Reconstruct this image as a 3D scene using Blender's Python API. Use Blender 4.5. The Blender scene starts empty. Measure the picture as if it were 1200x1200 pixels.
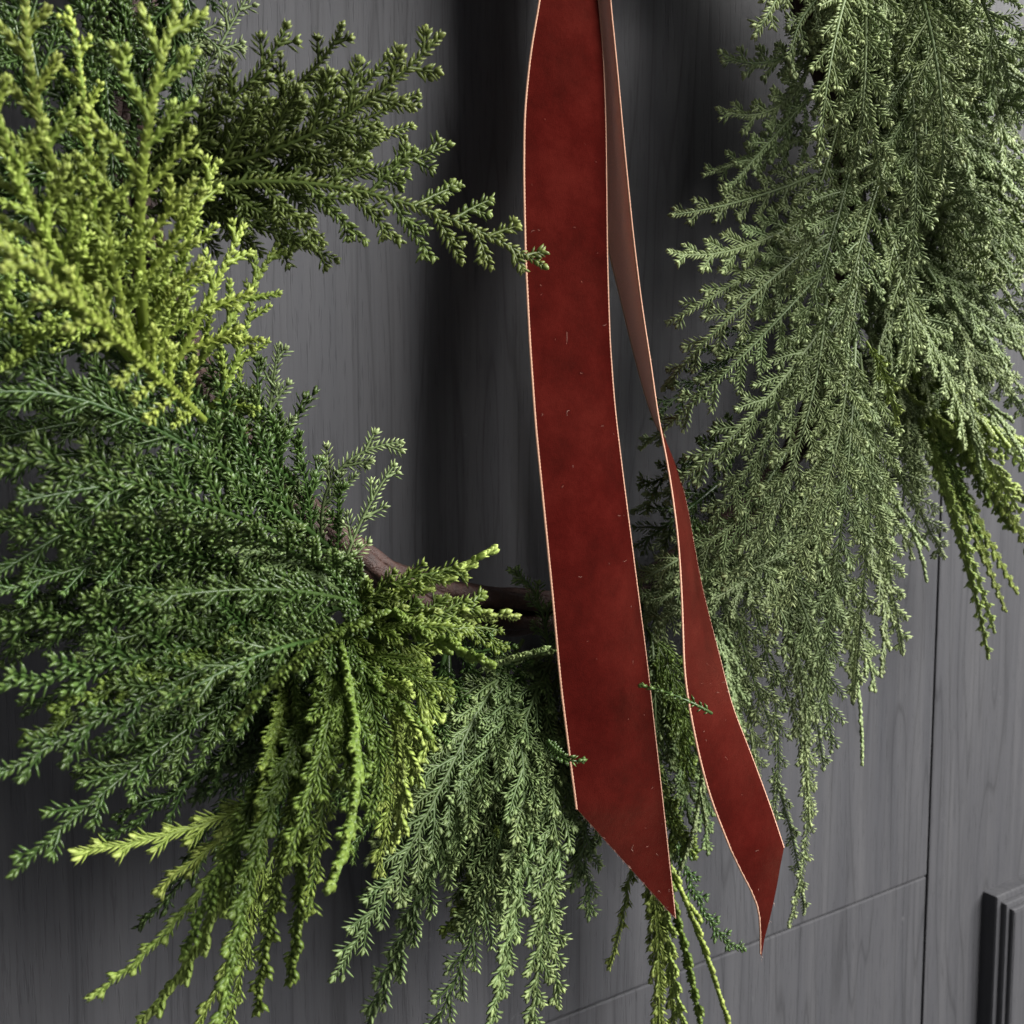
import bpy, math, random
import numpy as np
from mathutils import Vector, Matrix

# ------------------------------------------------------------------ camera, light, exposure
scene = bpy.context.scene
COL = scene.collection
YAW, PITCH, DIST = math.radians(33), math.radians(5), 0.55
FWD = np.array([math.sin(YAW)*math.cos(PITCH), math.cos(YAW)*math.cos(PITCH), -math.sin(PITCH)])
RGT = np.array([math.cos(YAW), -math.sin(YAW), 0.0])
UPV = np.cross(RGT, FWD)
CAM = -DIST*FWD
cd = bpy.data.cameras.new('camera')
cam = bpy.data.objects.new('camera', cd); COL.objects.link(cam)
cd.sensor_width = 36; cd.lens = 36; cd.clip_start = 0.01; cd.clip_end = 50
M = Matrix.Identity(4)
for i in range(3):
    M[i][0], M[i][1], M[i][2], M[i][3] = RGT[i], UPV[i], -FWD[i], CAM[i]
cam.matrix_world = M
cd.dof.use_dof = True
cd.dof.focus_distance = 0.465
cd.dof.aperture_fstop = 17.0
scene.camera = cam

world = bpy.data.worlds.new('World'); scene.world = world
world.use_nodes = True
bg = world.node_tree.nodes['Background']
bg.inputs[0].default_value = (0.97, 0.98, 1.0, 1); bg.inputs[1].default_value = 0.24

def area_light(name, loc, target, sx, sy, watts, col):
    ld = bpy.data.lights.new(name, 'AREA'); ld.shape = 'RECTANGLE'; ld.size = sx; ld.size_y = sy
    ld.energy = watts; ld.color = col
    lo = bpy.data.objects.new(name, ld); COL.objects.link(lo)
    lo.location = loc
    lo.rotation_euler = (Vector(target)-Vector(loc)).to_track_quat('-Z', 'Y').to_euler()
    return lo
area_light('window_light', (2.6, -2.85, 2.35), (0.05, 0, 0.05), 4.4, 2.6, 950, (1.0, 0.98, 0.945))

vs = scene.view_settings
vs.view_transform = 'Standard'; vs.look = 'None'; vs.exposure = 0.0; vs.gamma = 1.0
vs.use_curve_mapping = False
scene.cycles.max_bounces = 3
scene.cycles.use_denoising = True
scene.cycles.adaptive_threshold = 0.04

# ------------------------------------------------------------------ helpers
rng = np.random.default_rng(7)
random.seed(7)

def at(px, py, d=0.0):
    """point on the sheet parallel to the door, d metres in front of it, that the camera sees at (px, py) of 1200"""
    v = FWD + RGT*(px-600)/1200 + UPV*(600-py)/1200
    return CAM + v*((-d-CAM[1])/v[1])

def unit(v):
    return v/max(1e-9, np.linalg.norm(v))

def mesh_np(name, verts, faces, mats, smooth=True, tint=None):
    """faces: list of (k x n int arrays); joined with foreach_set"""
    me = bpy.data.meshes.new(name)
    verts = np.asarray(verts, dtype=np.float32)
    nv = len(verts)
    tot = [np.full(len(f), f.shape[1], dtype=np.int32) for f in faces if len(f)]
    loops = [f.astype(np.int32).ravel() for f in faces if len(f)]
    tot = np.concatenate(tot); loops = np.concatenate(loops)
    start = np.concatenate(([0], np.cumsum(tot)[:-1])).astype(np.int32)
    me.vertices.add(nv); me.vertices.foreach_set('co', verts.ravel())
    me.loops.add(len(loops)); me.loops.foreach_set('vertex_index', loops)
    me.polygons.add(len(tot)); me.polygons.foreach_set('loop_start', start); me.polygons.foreach_set('loop_total', tot)
    me.polygons.foreach_set('use_smooth', np.full(len(tot), smooth, dtype=bool))
    if tint is not None:
        at_ = me.attributes.new('tint', 'FLOAT_COLOR', 'POINT')
        c = np.ones((nv, 4), dtype=np.float32); c[:, :3] = tint
        at_.data.foreach_set('color', c.ravel())
    me.update(calc_edges=True)
    for m in (mats if isinstance(mats, (list, tuple)) else [mats]):
        me.materials.append(m)
    return me

def link(name, data, parent=None, loc=(0, 0, 0), kind=None):
    o = bpy.data.objects.new(name, data); COL.objects.link(o)
    o.location = Vector([float(c) for c in loc])
    if parent is not None: o.parent = parent
    if kind: o['kind'] = kind
    return o

# ------------------------------------------------------------------ materials
def new_mat(name):
    m = bpy.data.materials.new(name); m.use_nodes = True
    nt = m.node_tree
    return m, nt, nt.nodes['Principled BSDF']

def N(nt, typ, **kw):
    n = nt.nodes.new(typ)
    for k, v in kw.items():
        if k in n.inputs.keys(): n.inputs[k].default_value = v
        else: setattr(n, k, v)
    return n

def ramp(nt, stops):
    r = nt.nodes.new('ShaderNodeValToRGB')
    el = r.color_ramp.elements
    while len(el) < len(stops): el.new(0.5)
    for e, (p, c) in zip(el, stops):
        e.position = p; e.color = (c, c, c, 1) if isinstance(c, float) else (*c, 1)
    return r

def foliage_mat(name, base, tip, rough=0.42, spec=0.45, trans=0.22):
    m, nt, b = new_mat(name)
    L = nt.links
    a = N(nt, 'ShaderNodeAttribute', attribute_name='tint')
    sep = N(nt, 'ShaderNodeSeparateColor'); L.new(a.outputs['Color'], sep.inputs[0])
    mx = N(nt, 'ShaderNodeMix', data_type='RGBA')
    mx.inputs[6].default_value = (*base, 1); mx.inputs[7].default_value = (*tip, 1)
    L.new(sep.outputs[1], mx.inputs[0])
    oi = N(nt, 'ShaderNodeObjectInfo')
    hs = N(nt, 'ShaderNodeHueSaturation'); hs.inputs['Saturation'].default_value = 1.15
    mr = N(nt, 'ShaderNodeMapRange'); mr.inputs[3].default_value = 0.489; mr.inputs[4].default_value = 0.509
    L.new(oi.outputs['Random'], mr.inputs[0]); L.new(mr.outputs[0], hs.inputs['Hue'])
    L.new(mx.outputs[2], hs.inputs['Color'])
    mv = N(nt, 'ShaderNodeMapRange'); mv.inputs[3].default_value = 0.55; mv.inputs[4].default_value = 1.35
    L.new(sep.outputs[0], mv.inputs[0]); L.new(mv.outputs[0], hs.inputs['Value'])
    b.inputs['Roughness'].default_value = rough
    L.new(hs.outputs[0], b.inputs['Base Color'])
    b.inputs['Specular IOR Level'].default_value = spec*0.75
    tr = N(nt, 'ShaderNodeBsdfTranslucent'); L.new(hs.outputs[0], tr.inputs['Color'])
    ms = N(nt, 'ShaderNodeMixShader'); ms.inputs[0].default_value = trans
    L.new(b.outputs[0], ms.inputs[1]); L.new(tr.outputs[0], ms.inputs[2])
    out = nt.nodes['Material Output']; L.new(ms.outputs[0], out.inputs['Surface'])
    return m

MAT = {
 'G': foliage_mat('golden_green_foliage', (0.205, 0.268, 0.068), (0.385, 0.45, 0.155), 0.48),
 'O': foliage_mat('olive_green_foliage', (0.080, 0.110, 0.034), (0.18, 0.215, 0.08), 0.40),
 'D': foliage_mat('deep_green_foliage', (0.046, 0.084, 0.027), (0.120, 0.168, 0.060), 0.34, 0.55),
 'S': foliage_mat('sage_green_foliage', (0.170, 0.220, 0.108), (0.33, 0.385, 0.205), 0.52, 0.35),
 'B': foliage_mat('grey_green_foliage', (0.105, 0.155, 0.066), (0.27, 0.33, 0.155), 0.46, 0.4),
 'L': foliage_mat('lime_green_foliage', (0.185, 0.248, 0.070), (0.355, 0.415, 0.150), 0.48),
 'K': foliage_mat('moss_green_foliage', (0.080, 0.125, 0.034), (0.19, 0.25, 0.072), 0.44),
}

def door_mat():
    m, nt, b = new_mat('charcoal_painted_wood'); L = nt.links
    tc = N(nt, 'ShaderNodeTexCoord')
    # growth rings: warped bands running up the board
    mp = N(nt, 'ShaderNodeMapping'); mp.inputs['Scale'].default_value = (1.0, 1.0, 0.07)
    L.new(tc.outputs['Object'], mp.inputs[0])
    warp = N(nt, 'ShaderNodeTexNoise', Scale=9.0, Detail=3.0, Roughness=0.55)
    L.new(mp.outputs[0], warp.inputs['Vector'])
    sx = N(nt, 'ShaderNodeSeparateXYZ'); L.new(tc.outputs['Object'], sx.inputs[0])
    a1 = N(nt, 'ShaderNodeMath', operation='MULTIPLY_ADD'); a1.inputs[1].default_value = 26.0
    L.new(sx.outputs[0], a1.inputs[0])
    a2 = N(nt, 'ShaderNodeMath', operation='MULTIPLY'); a2.inputs[1].default_value = 22.0
    L.new(warp.outputs[0], a2.inputs[0]); L.new(a2.outputs[0], a1.inputs[2])
    fr = N(nt, 'ShaderNodeMath', operation='FRACT'); L.new(a1.outputs[0], fr.inputs[0])
    rings = ramp(nt, [(0.0, 0.0), (0.10, 0.85), (0.6, 1.0), (0.94, 0.75), (1.0, 0.0)])
    L.new(fr.outputs[0], rings.inputs[0])
    # fine fibres
    mp2 = N(nt, 'ShaderNodeMapping'); mp2.inputs['Scale'].default_value = (420.0, 420.0, 9.0)
    L.new(tc.outputs['Object'], mp2.inputs[0])
    fib = N(nt, 'ShaderNodeTexNoise', Scale=1.0, Detail=4.0, Roughness=0.65); L.new(mp2.outputs[0], fib.inputs['Vector'])
    # pores
    mp3 = N(nt, 'ShaderNodeMapping'); mp3.inputs['Scale'].default_value = (900.0, 900.0, 60.0)
    L.new(tc.outputs['Object'], mp3.inputs[0])
    por = N(nt, 'ShaderNodeTexNoise', Scale=1.0, Detail=2.0); L.new(mp3.outputs[0], por.inputs['Vector'])
    pr = ramp(nt, [(0.30, 0.0), (0.42, 1.0)]); L.new(por.outputs[0], pr.inputs[0])
    # paint streaks
    mp4 = N(nt, 'ShaderNodeMapping'); mp4.inputs['Scale'].default_value = (55.0, 55.0, 3.2)
    L.new(tc.outputs['Object'], mp4.inputs[0])
    st = N(nt, 'ShaderNodeTexNoise', Scale=1.0, Detail=5.0, Roughness=0.6); L.new(mp4.outputs[0], st.inputs['Vector'])
    cl = ramp(nt, [(0.25, (0.046, 0.0465, 0.0520)), (0.55, (0.058, 0.0580, 0.0630)), (0.80, (0.074, 0.0735, 0.078))])
    L.new(st.outputs[0], cl.inputs[0])
    mx = N(nt, 'ShaderNodeMix', data_type='RGBA', blend_type='MULTIPLY'); mx.inputs[0].default_value = 0.28
    L.new(cl.outputs[0], mx.inputs[6]); L.new(rings.outputs[0], mx.inputs[7])
    mx2 = N(nt, 'ShaderNodeMix', data_type='RGBA', blend_type='MULTIPLY'); mx2.inputs[0].default_value = 0.16
    L.new(mx.outputs[2], mx2.inputs[6]); L.new(pr.outputs[0], mx2.inputs[7])
    fr2 = ramp(nt, [(0.28, 0.62), (0.5, 0.98), (0.72, 1.0)]); L.new(fib.outputs[0], fr2.inputs[0])
    mx3 = N(nt, 'ShaderNodeMix', data_type='RGBA', blend_type='MULTIPLY'); mx3.inputs[0].default_value = 0.5
    L.new(mx2.outputs[2], mx3.inputs[6]); L.new(fr2.outputs[0], mx3.inputs[7])
    # pale scuffs and dust
    sc = N(nt, 'ShaderNodeTexNoise', Scale=38.0, Detail=8.0, Roughness=0.75); L.new(tc.outputs['Object'], sc.inputs['Vector'])
    scr = ramp(nt, [(0.66, 0.0), (0.80, 0.5)]); L.new(sc.outputs[0], scr.inputs[0])
    mx4 = N(nt, 'ShaderNodeMix', data_type='RGBA'); mx4.inputs[7].default_value = (0.16, 0.155, 0.16, 1)
    L.new(scr.outputs[0], mx4.inputs[0]); L.new(mx3.outputs[2], mx4.inputs[6])
    L.new(mx4.outputs[2], b.inputs['Base Color'])
    # relief
    h1 = N(nt, 'ShaderNodeMath', operation='MULTIPLY_ADD'); h1.inputs[1].default_value = 0.5
    L.new(fib.outputs[0], h1.inputs[0])
    h2 = N(nt, 'ShaderNodeMath', operation='MULTIPLY_ADD'); h2.inputs[1].default_value = 0.35
    L.new(rings.outputs[0], h2.inputs[0]); L.new(pr.outputs[0], h2.inputs[2])
    L.new(h2.outputs[0], h1.inputs[2])
    bp = N(nt, 'ShaderNodeBump', Strength=0.22, Distance=0.0007)
    L.new(h1.outputs[0], bp.inputs['Height']); L.new(bp.outputs[0], b.inputs['Normal'])
    rr = N(nt, 'ShaderNodeMapRange'); rr.inputs[3].default_value = 0.50; rr.inputs[4].default_value = 0.68
    L.new(st.outputs[0], rr.inputs[0]); L.new(rr.outputs[0], b.inputs['Roughness'])
    b.inputs['Specular IOR Level'].default_value = 0.10
    return m
DOOR = door_mat()

def velvet_mat():
    m, nt, b = new_mat('deep_red_velvet'); L = nt.links
    tc = N(nt, 'ShaderNodeTexCoord')
    n1 = N(nt, 'ShaderNodeTexNoise', Scale=40.0, Detail=9.0, Roughness=0.74); L.new(tc.outputs['Object'], n1.inputs['Vector'])
    n2 = N(nt, 'ShaderNodeTexNoise', Scale=2600.0, Detail=2.0); L.new(tc.outputs['Object'], n2.inputs['Vector'])
    c = ramp(nt, [(0.30, (0.020, 0.0020, 0.0017)), (0.5, (0.033, 0.0031, 0.0025)), (0.70, (0.048, 0.0052, 0.0040))]); L.new(n1.outputs[0], c.inputs[0])
    L.new(c.outputs[0], b.inputs['Base Color'])
    b.inputs['Roughness'].default_value = 0.9; b.inputs['Specular IOR Level'].default_value = 0.0
    sh = N(nt, 'ShaderNodeMapRange'); sh.inputs[1].default_value = 0.36; sh.inputs[2].default_value = 0.68
    sh.inputs[3].default_value = 0.10; sh.inputs[4].default_value = 0.40
    n3 = N(nt, 'ShaderNodeTexNoise', Scale=13.0, Detail=6.0, Roughness=0.6); L.new(tc.outputs['Object'], n3.inputs['Vector'])
    L.new(n3.outputs[0], sh.inputs[0]); L.new(sh.outputs[0], b.inputs['Sheen Weight'])
    b.inputs['Sheen Roughness'].default_value = 0.40
    b.inputs['Sheen Tint'].default_value = (0.80, 0.36, 0.23, 1)
    bp = N(nt, 'ShaderNodeBump', Strength=0.6, Distance=0.0004)
    ad = N(nt, 'ShaderNodeMath', operation='MULTIPLY_ADD'); ad.inputs[1].default_value = 2.5
    L.new(n1.outputs[0], ad.inputs[0]); L.new(n2.outputs[0], ad.inputs[2])
    L.new(ad.outputs[0], bp.inputs['Height']); L.new(bp.outputs[0], b.inputs['Normal'])
    return m
VELVET = velvet_mat()

def cloth_mat(name, col, rough, aniso=False, bump=0.3, scale=1500.0, sheen=0.2):
    m, nt, b = new_mat(name); L = nt.links
    tc = N(nt, 'ShaderNodeTexCoord')
    nz = N(nt, 'ShaderNodeTexNoise', Scale=scale, Detail=3.0); L.new(tc.outputs['Object'], nz.inputs['Vector'])
    hs = N(nt, 'ShaderNodeHueSaturation'); hs.inputs['Color'].default_value = (*col, 1)
    mr = N(nt, 'ShaderNodeMapRange'); mr.inputs[3].default_value = 0.7; mr.inputs[4].default_value = 1.3
    L.new(nz.outputs[0], mr.inputs[0]); L.new(mr.outputs[0], hs.inputs['Value']); L.new(hs.outputs[0], b.inputs['Base Color'])
    b.inputs['Roughness'].default_value = rough; b.inputs['Sheen Weight'].default_value = sheen
    bp = N(nt, 'ShaderNodeBump', Strength=bump, Distance=0.0004); L.new(nz.outputs[0], bp.inputs['Height']); L.new(bp.outputs[0], b.inputs['Normal'])
    return m
SATIN = cloth_mat('rose_satin_weave', (0.88, 0.36, 0.26), 0.55, bump=0.15)
SATIN.node_tree.nodes['Principled BSDF'].inputs['Specular IOR Level'].default_value = 0.2
EDGE = cloth_mat('pale_rose_selvedge', (0.44, 0.24, 0.16), 0.9, bump=0.6, scale=1100.0)
LINT = cloth_mat('pale_lint_fibre', (0.40, 0.26, 0.21), 0.9)

def vine_mat():
    m, nt, b = new_mat('reddish_brown_vine'); L = nt.links
    tc = N(nt, 'ShaderNodeTexCoord')
    nz = N(nt, 'ShaderNodeTexNoise', Scale=140.0, Detail=6.0, Roughness=0.65); L.new(tc.outputs['Object'], nz.inputs['Vector'])
    c = ramp(nt, [(0.3, (0.014, 0.0055, 0.004)), (0.55, (0.038, 0.0145, 0.010)), (0.75, (0.065, 0.028, 0.019))]); L.new(nz.outputs[0], c.inputs[0])
    L.new(c.outputs[0], b.inputs['Base Color']); b.inputs['Roughness'].default_value = 0.62
    bp = N(nt, 'ShaderNodeBump', Strength=1.0, Distance=0.003); L.new(nz.outputs[0], bp.inputs['Height']); L.new(bp.outputs[0], b.inputs['Normal'])
    return m
VINE = vine_mat()

# ------------------------------------------------------------------ the door
import bmesh
def slab(name, x0, x1, z0, z1, y_front, thick, bev, parent, origin):
    bm = bmesh.new()
    v = [bm.verts.new((x, y, z)) for y in (y_front, y_front+thick) for x, z in ((x0, z0), (x1, z0), (x1, z1), (x0, z1))]
    for f in ((0, 1, 2, 3), (7, 6, 5, 4), (0, 4, 5, 1), (1, 5, 6, 2), (2, 6, 7, 3), (3, 7, 4, 0)):
        bm.faces.new([v[i] for i in f])
    bmesh.ops.recalc_face_normals(bm, faces=bm.faces)
    if bev: bmesh.ops.bevel(bm, geom=bm.edges[:], offset=bev, segments=2, affect='EDGES', profile=0.6)
    me = bpy.data.meshes.new(name)
    bmesh.ops.translate(bm, verts=bm.verts, vec=-Vector(origin))
    bm.to_mesh(me); bm.free(); me.materials.append(DOOR)
    return link(name, me, parent, origin)

door = link('door', None); door.empty_display_size = 0.1
door.location = (0.3, 0.03, -1.1)
door['label'] = 'charcoal grey painted wooden door with visible grain behind the wreath'
door['category'] = 'door'
DO = Vector((0.3, 0.03, -1.1))
XJ, ZJ = 0.378, -0.2965
def dslab(name, x0, x1, z0, z1, yf, th, bev):
    c = Vector(((x0+x1)/2, yf+th/2, (z0+z1)/2))
    o = slab(name, x0, x1, z0, z1, yf, th, bev, door, c); o.location = c - DO
    return o
dslab('board', -0.60, XJ-0.0010, ZJ+0.0005, 0.95, 0.0, 0.03, 0.0016)
dslab('board', -0.60, XJ-0.0010, -1.1, ZJ-0.0005, 0.0005, 0.03, 0.0014)
dslab('board', XJ+0.0010, 1.90, -1.1, 0.95, 0.0, 0.03, 0.0009)
dslab('backing', -0.60, 1.90, -1.1, 0.95, 0.031, 0.008, 0)
# raised panel: stepped moulding profile swept round a rectangle with mitred corners, and the flat field inside it
PX0, PX1, PZ0, PZ1 = 0.452, 1.35, -0.95, -0.328
prof = [(0.0, 0.002), (0.0, -0.0105), (0.0012, -0.0120), (0.0085, -0.0124), (0.0095, -0.0118), (0.0100, -0.0150), (0.0112, -0.0166),
        (0.0165, -0.0170), (0.0174, -0.0164), (0.0178, -0.0190), (0.0190, -0.0202), (0.0225, -0.0202), (0.0225, 0.002)]
prof = [(u*0.58, y) for u, y in prof]
def moulding(prof, name):
    vs_, fs = [], []
    n = len(prof)
    for (cx, cz, sx, sz) in ((PX0, PZ1, 1, -1), (PX1, PZ1, -1, -1), (PX1, PZ0, -1, 1), (PX0, PZ0, 1, 1)):
        for u, y in prof: vs_.append((cx+sx*u - (PX0+PX1)/2, y, cz+sz*u - (PZ0+PZ1)/2))
    for k in range(4):
        a, b_ = k*n, ((k+1) % 4)*n
        for i in range(n-1): fs.append((a+i, a+i+1, b_+i+1, b_+i))
    me = bpy.data.meshes.new(name); me.from_pydata(vs_, [], fs); me.materials.append(DOOR)
    bm = bmesh.new(); bm.from_mesh(me); bmesh.ops.recalc_face_normals(bm, faces=bm.faces); bm.to_mesh(me); bm.free()
    return link(name, me, door, Vector(((PX0+PX1)/2, 0, (PZ0+PZ1)/2))-DO)
moulding(prof, 'moulding')
dslab('panel', PX0+0.0122, PX1-0.0122, PZ0+0.0122, PZ1-0.0122, -0.0206, 0.020, 0.0004)

# ------------------------------------------------------------------ tubes and foliage generator
def frames(P, n0):
    T = np.gradient(P, axis=0); T /= np.linalg.norm(T, axis=1)[:, None] + 1e-12
    S = np.cross(n0, T); S /= np.linalg.norm(S, axis=1)[:, None] + 1e-9
    Nn = np.cross(T, S)
    return T, S, Nn

class Geo:
    def __init__(self): self.v, self.q, self.t, self.c, self.n = [], [], [], [], 0
    def add(self, v, q=None, t=None, c=None):
        self.v.append(v)
        if q is not None: self.q.append(q+self.n)
        if t is not None: self.t.append(t+self.n)
        self.c.append(c); self.n += len(v)
    def mesh(self, name, mat, origin):
        V = np.concatenate(self.v)-origin
        f = []
        if self.q: f.append(np.concatenate(self.q))
        if self.t: f.append(np.concatenate(self.t))
        return mesh_np(name, V, f, mat, True, np.concatenate(self.c))

def tube(g, P, r0, r1, S, Nn, k=5, col=(0.4, 0.0, 0)):
    m = len(P)
    r = np.linspace(r0, r1, m)
    a = np.arange(k)*2*math.pi/k
    V = P[:, None, :] + r[:, None, None]*(np.cos(a)[None, :, None]*S[:, None, :] + np.sin(a)[None, :, None]*Nn[:, None, :])
    V = V.reshape(-1, 3)
    V = np.vstack([V, P[-1:]+(P[-1]-P[-2])*0.3])
    i, j = np.meshgrid(np.arange(m-1), np.arange(k), indexing='ij'); i, j = i.ravel(), j.ravel(); j2 = (j+1) % k
    q = np.stack([i*k+j, i*k+j2, (i+1)*k+j2, (i+1)*k+j], 1)
    jj = np.arange(k); t = np.stack([(m-1)*k+jj, (m-1)*k+(jj+1) % k, np.full(k, m*k)], 1)
    g.add(V, q, t, np.tile(np.array(col, dtype=np.float32), (len(V), 1)))

# leaf: a plump little scale, base sunk in the stem, blunt tip
LA = np.array([[0, 0, 0],
  [.42, .5, 0], [.42, 0, .5], [.42, -.5, 0], [.42, 0, -.5],
  [.80, .33, .02], [.80, 0, .34], [.80, -.33, .02], [.80, 0, -.26], [1.0, 0, .04]])
def _tris():
    t = []
    for k in range(4):
        k2 = (k+1) % 4
        t += [(0, 1+k2, 1+k), (1+k, 1+k2, 5+k2), (1+k, 5+k2, 5+k), (5+k, 5+k2, 9)]
    return np.array(t)
LT = _tris()
LB = np.array([[0, 0, 0], [.6, .5, 0], [.6, 0, .45], [.6, -.5, 0], [.6, 0, -.35], [1, 0, .03]])
LTB = np.array([(0, 2, 1), (0, 3, 2), (0, 4, 3), (0, 1, 4), (1, 2, 5), (2, 3, 5), (3, 4, 5), (4, 1, 5)])

def leaves(g, pos, dr, up, ln, wd, th, val, tipc, fine):
    tp, tt = (LA, LT) if fine else (LB, LTB)
    n = len(pos); k = len(tp)
    X = dr/np.linalg.norm(dr, axis=1)[:, None]
    Y = np.cross(up, X); Y /= np.linalg.norm(Y, axis=1)[:, None]+1e-9
    Z = np.cross(X, Y)
    V = pos[:, None, :] + (tp[None, :, 0:1]*ln[:, None, None])*X[:, None, :] + (tp[None, :, 1:2]*wd[:, None, None])*Y[:, None, :] + (tp[None, :, 2:3]*th[:, None, None])*Z[:, None, :]
    # slight bow so that leaf ends lift off the twig
    V = V + (tp[None, :, 0:1]**2*ln[:, None, None]*0.12)*Z[:, None, :]
    t = (tt[None]+(np.arange(n)*k)[:, None, None]).reshape(-1, 3)
    c = np.zeros((n, k, 3), dtype=np.float32)
    c[:, :, 0] = val[:, None]
    c[:, :, 1] = np.clip(tipc[:, None]+0.35*tp[None, :, 0], 0, 1)
    g.add(V.reshape(-1, 3), None, t, c.reshape(-1, 3))

def leafy(g, P, n0, K, tipb, fine, skip=0.0, scale=1.0, val0=0.5):
    """scale leaves in crossed pairs along polyline P"""
    seg = np.linalg.norm(np.diff(P, axis=0), axis=1); s = np.concatenate(([0], np.cumsum(seg))); Ltot = s[-1]
    m = int(Ltot*(1-skip)/K['ls'])
    if m < 1: return
    u = skip*Ltot + (np.arange(m)+rng.random())*K['ls']; u = np.minimum(u, Ltot*0.995)
    p = np.stack([np.interp(u, s, P[:, i]) for i in range(3)], 1)
    T, S, Nn = frames(P, n0)
    def ip(A):
        B = np.stack([np.interp(u, s, A[:, i]) for i in range(3)], 1); return B/(np.linalg.norm(B, axis=1)[:, None]+1e-9)
    t_, s_, n_ = ip(T), ip(S), ip(Nn)
    out = []
    for side in (1, -1):
        ph = np.where(np.arange(m) % 2 == 0, -.5, .5)*K['alt'] + (0 if side > 0 else math.pi) + rng.normal(0, 0.09, m)
        rad = s_*np.cos(ph)[:, None] + n_*np.sin(ph)[:, None]*K['flat']
        an = np.radians(K['la'] + rng.normal(0, 3.5, m))*(1-0.35*(u/Ltot)**3)
        d = t_*np.cos(an)[:, None] + rad*np.sin(an)[:, None]
        out.append((p, d, rad))
    e = P[-1]; te = T[-1]   # end cluster
    ne = 3
    ph = np.arange(ne)*2*math.pi/ne
    re = S[-1][None]*np.cos(ph)[:, None] + Nn[-1][None]*np.sin(ph)[:, None]
    out.append((np.repeat((e-te*K['ll']*0.3)[None], ne, 0), te[None]+re*0.22, re))
    pos = np.concatenate([o[0] for o in out]); dr = np.concatenate([o[1] for o in out]); rd = np.concatenate([o[2] for o in out])
    uu = np.concatenate([u/Ltot, u/Ltot, np.ones(ne)])
    nl = len(pos)
    ln = K['ll']*scale*rng.uniform(0.82, 1.16, nl)*(1-0.30*uu**3)*(0.8+0.2*np.minimum(1, uu*4)); wd = K['lw']*rng.uniform(0.85, 1.15, nl)
    th = wd*K['lt']
    leaves(g, pos, dr, rd, ln, wd, th, np.clip(val0+rng.normal(0, 0.14, nl), 0, 1), np.clip(tipb*uu**2+rng.normal(0, 0.08, nl), 0, 1), fine)

# sp2/sp3 spacing of side twigs, a2/a3 their angle, w3 twiglet length, ls/ll/lw/lt leaf spacing, length, width, thickness ratio, la leaf angle
KIND = {
 'G': dict(sp2=.0080, a2=42, a3=38, sp3=.0120, w3=.015, ls=.0018, ll=.0038, lw=.0018, lt=.6, la=32, flat=.9, alt=1.57, r0=.0022, r2=.0014, g=.02, tip=.5, fwd=.18, nj=.20),
 'O': dict(sp2=.0082, a2=47, a3=38, sp3=.0088, w3=.0125, ls=.0022, ll=.0052, lw=.0027, lt=.5, la=37, flat=.7, alt=1.0, r0=.0014, r2=.0011, g=.05, tip=.5, fwd=.20, nj=.22),
 'D': dict(sp2=.0088, a2=34, a3=32, sp3=.0125, w3=.014, ls=.0022, ll=.0054, lw=.0021, lt=.5, la=38, flat=.75, alt=1.2, r0=.0016, r2=.0009, g=.03, tip=.4, fwd=.25, nj=.30),
 'S': dict(sp2=.0090, a2=37, a3=40, sp3=.0092, w3=.0105, ls=.0022, ll=.0052, lw=.0022, lt=.45, la=36, flat=.50, alt=.6, r0=.0013, r2=.0009, g=.06, tip=.5, fwd=.25, nj=.22),
 'B': dict(sp2=.0072, a2=32, a3=36, sp3=.0072, w3=.0095, ls=.0022, ll=.0056, lw=.0023, lt=.42, la=38, flat=.50, alt=.6, r0=.0014, r2=.0010, g=.08, tip=.5, fwd=.35, nj=.35),
 'L': dict(sp2=.0066, a2=25, a3=28, sp3=.0080, w3=.011, ls=.0023, ll=.0058, lw=.0028, lt=.32, la=17, flat=.35, alt=.4, r0=.0012, r2=.0009, g=.12, tip=.5, fwd=.45, nj=.5),
 'K': dict(sp2=.0062, a2=28, a3=30, sp3=.0072, w3=.011, ls=.0021, ll=.0052, lw=.0029, lt=.42, la=28, flat=.50, alt=.7, r0=.0012, r2=.0010, g=.14, tip=.45, fwd=.45, nj=.5),
}
DOWN = np.array([0, 0, -1.0])
NBR = [0]

def curve3(A, Mi, B, n):
    C = 2*Mi-(A+B)/2
    t = np.linspace(0, 1, n)[:, None]
    return (1-t)**2*A + 2*t*(1-t)*C + t*t*B

def twig(p0, d, length, bendto, g, n):
    s = np.linspace(0, 1, n)[:, None]
    dd = unit(d)
    e = unit(dd*(1) + bendto)
    P = p0 + length*(s*dd + 0.5*s*s*(e-dd)) + DOWN*(g*length*s*s*0.6)
    return P

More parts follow.
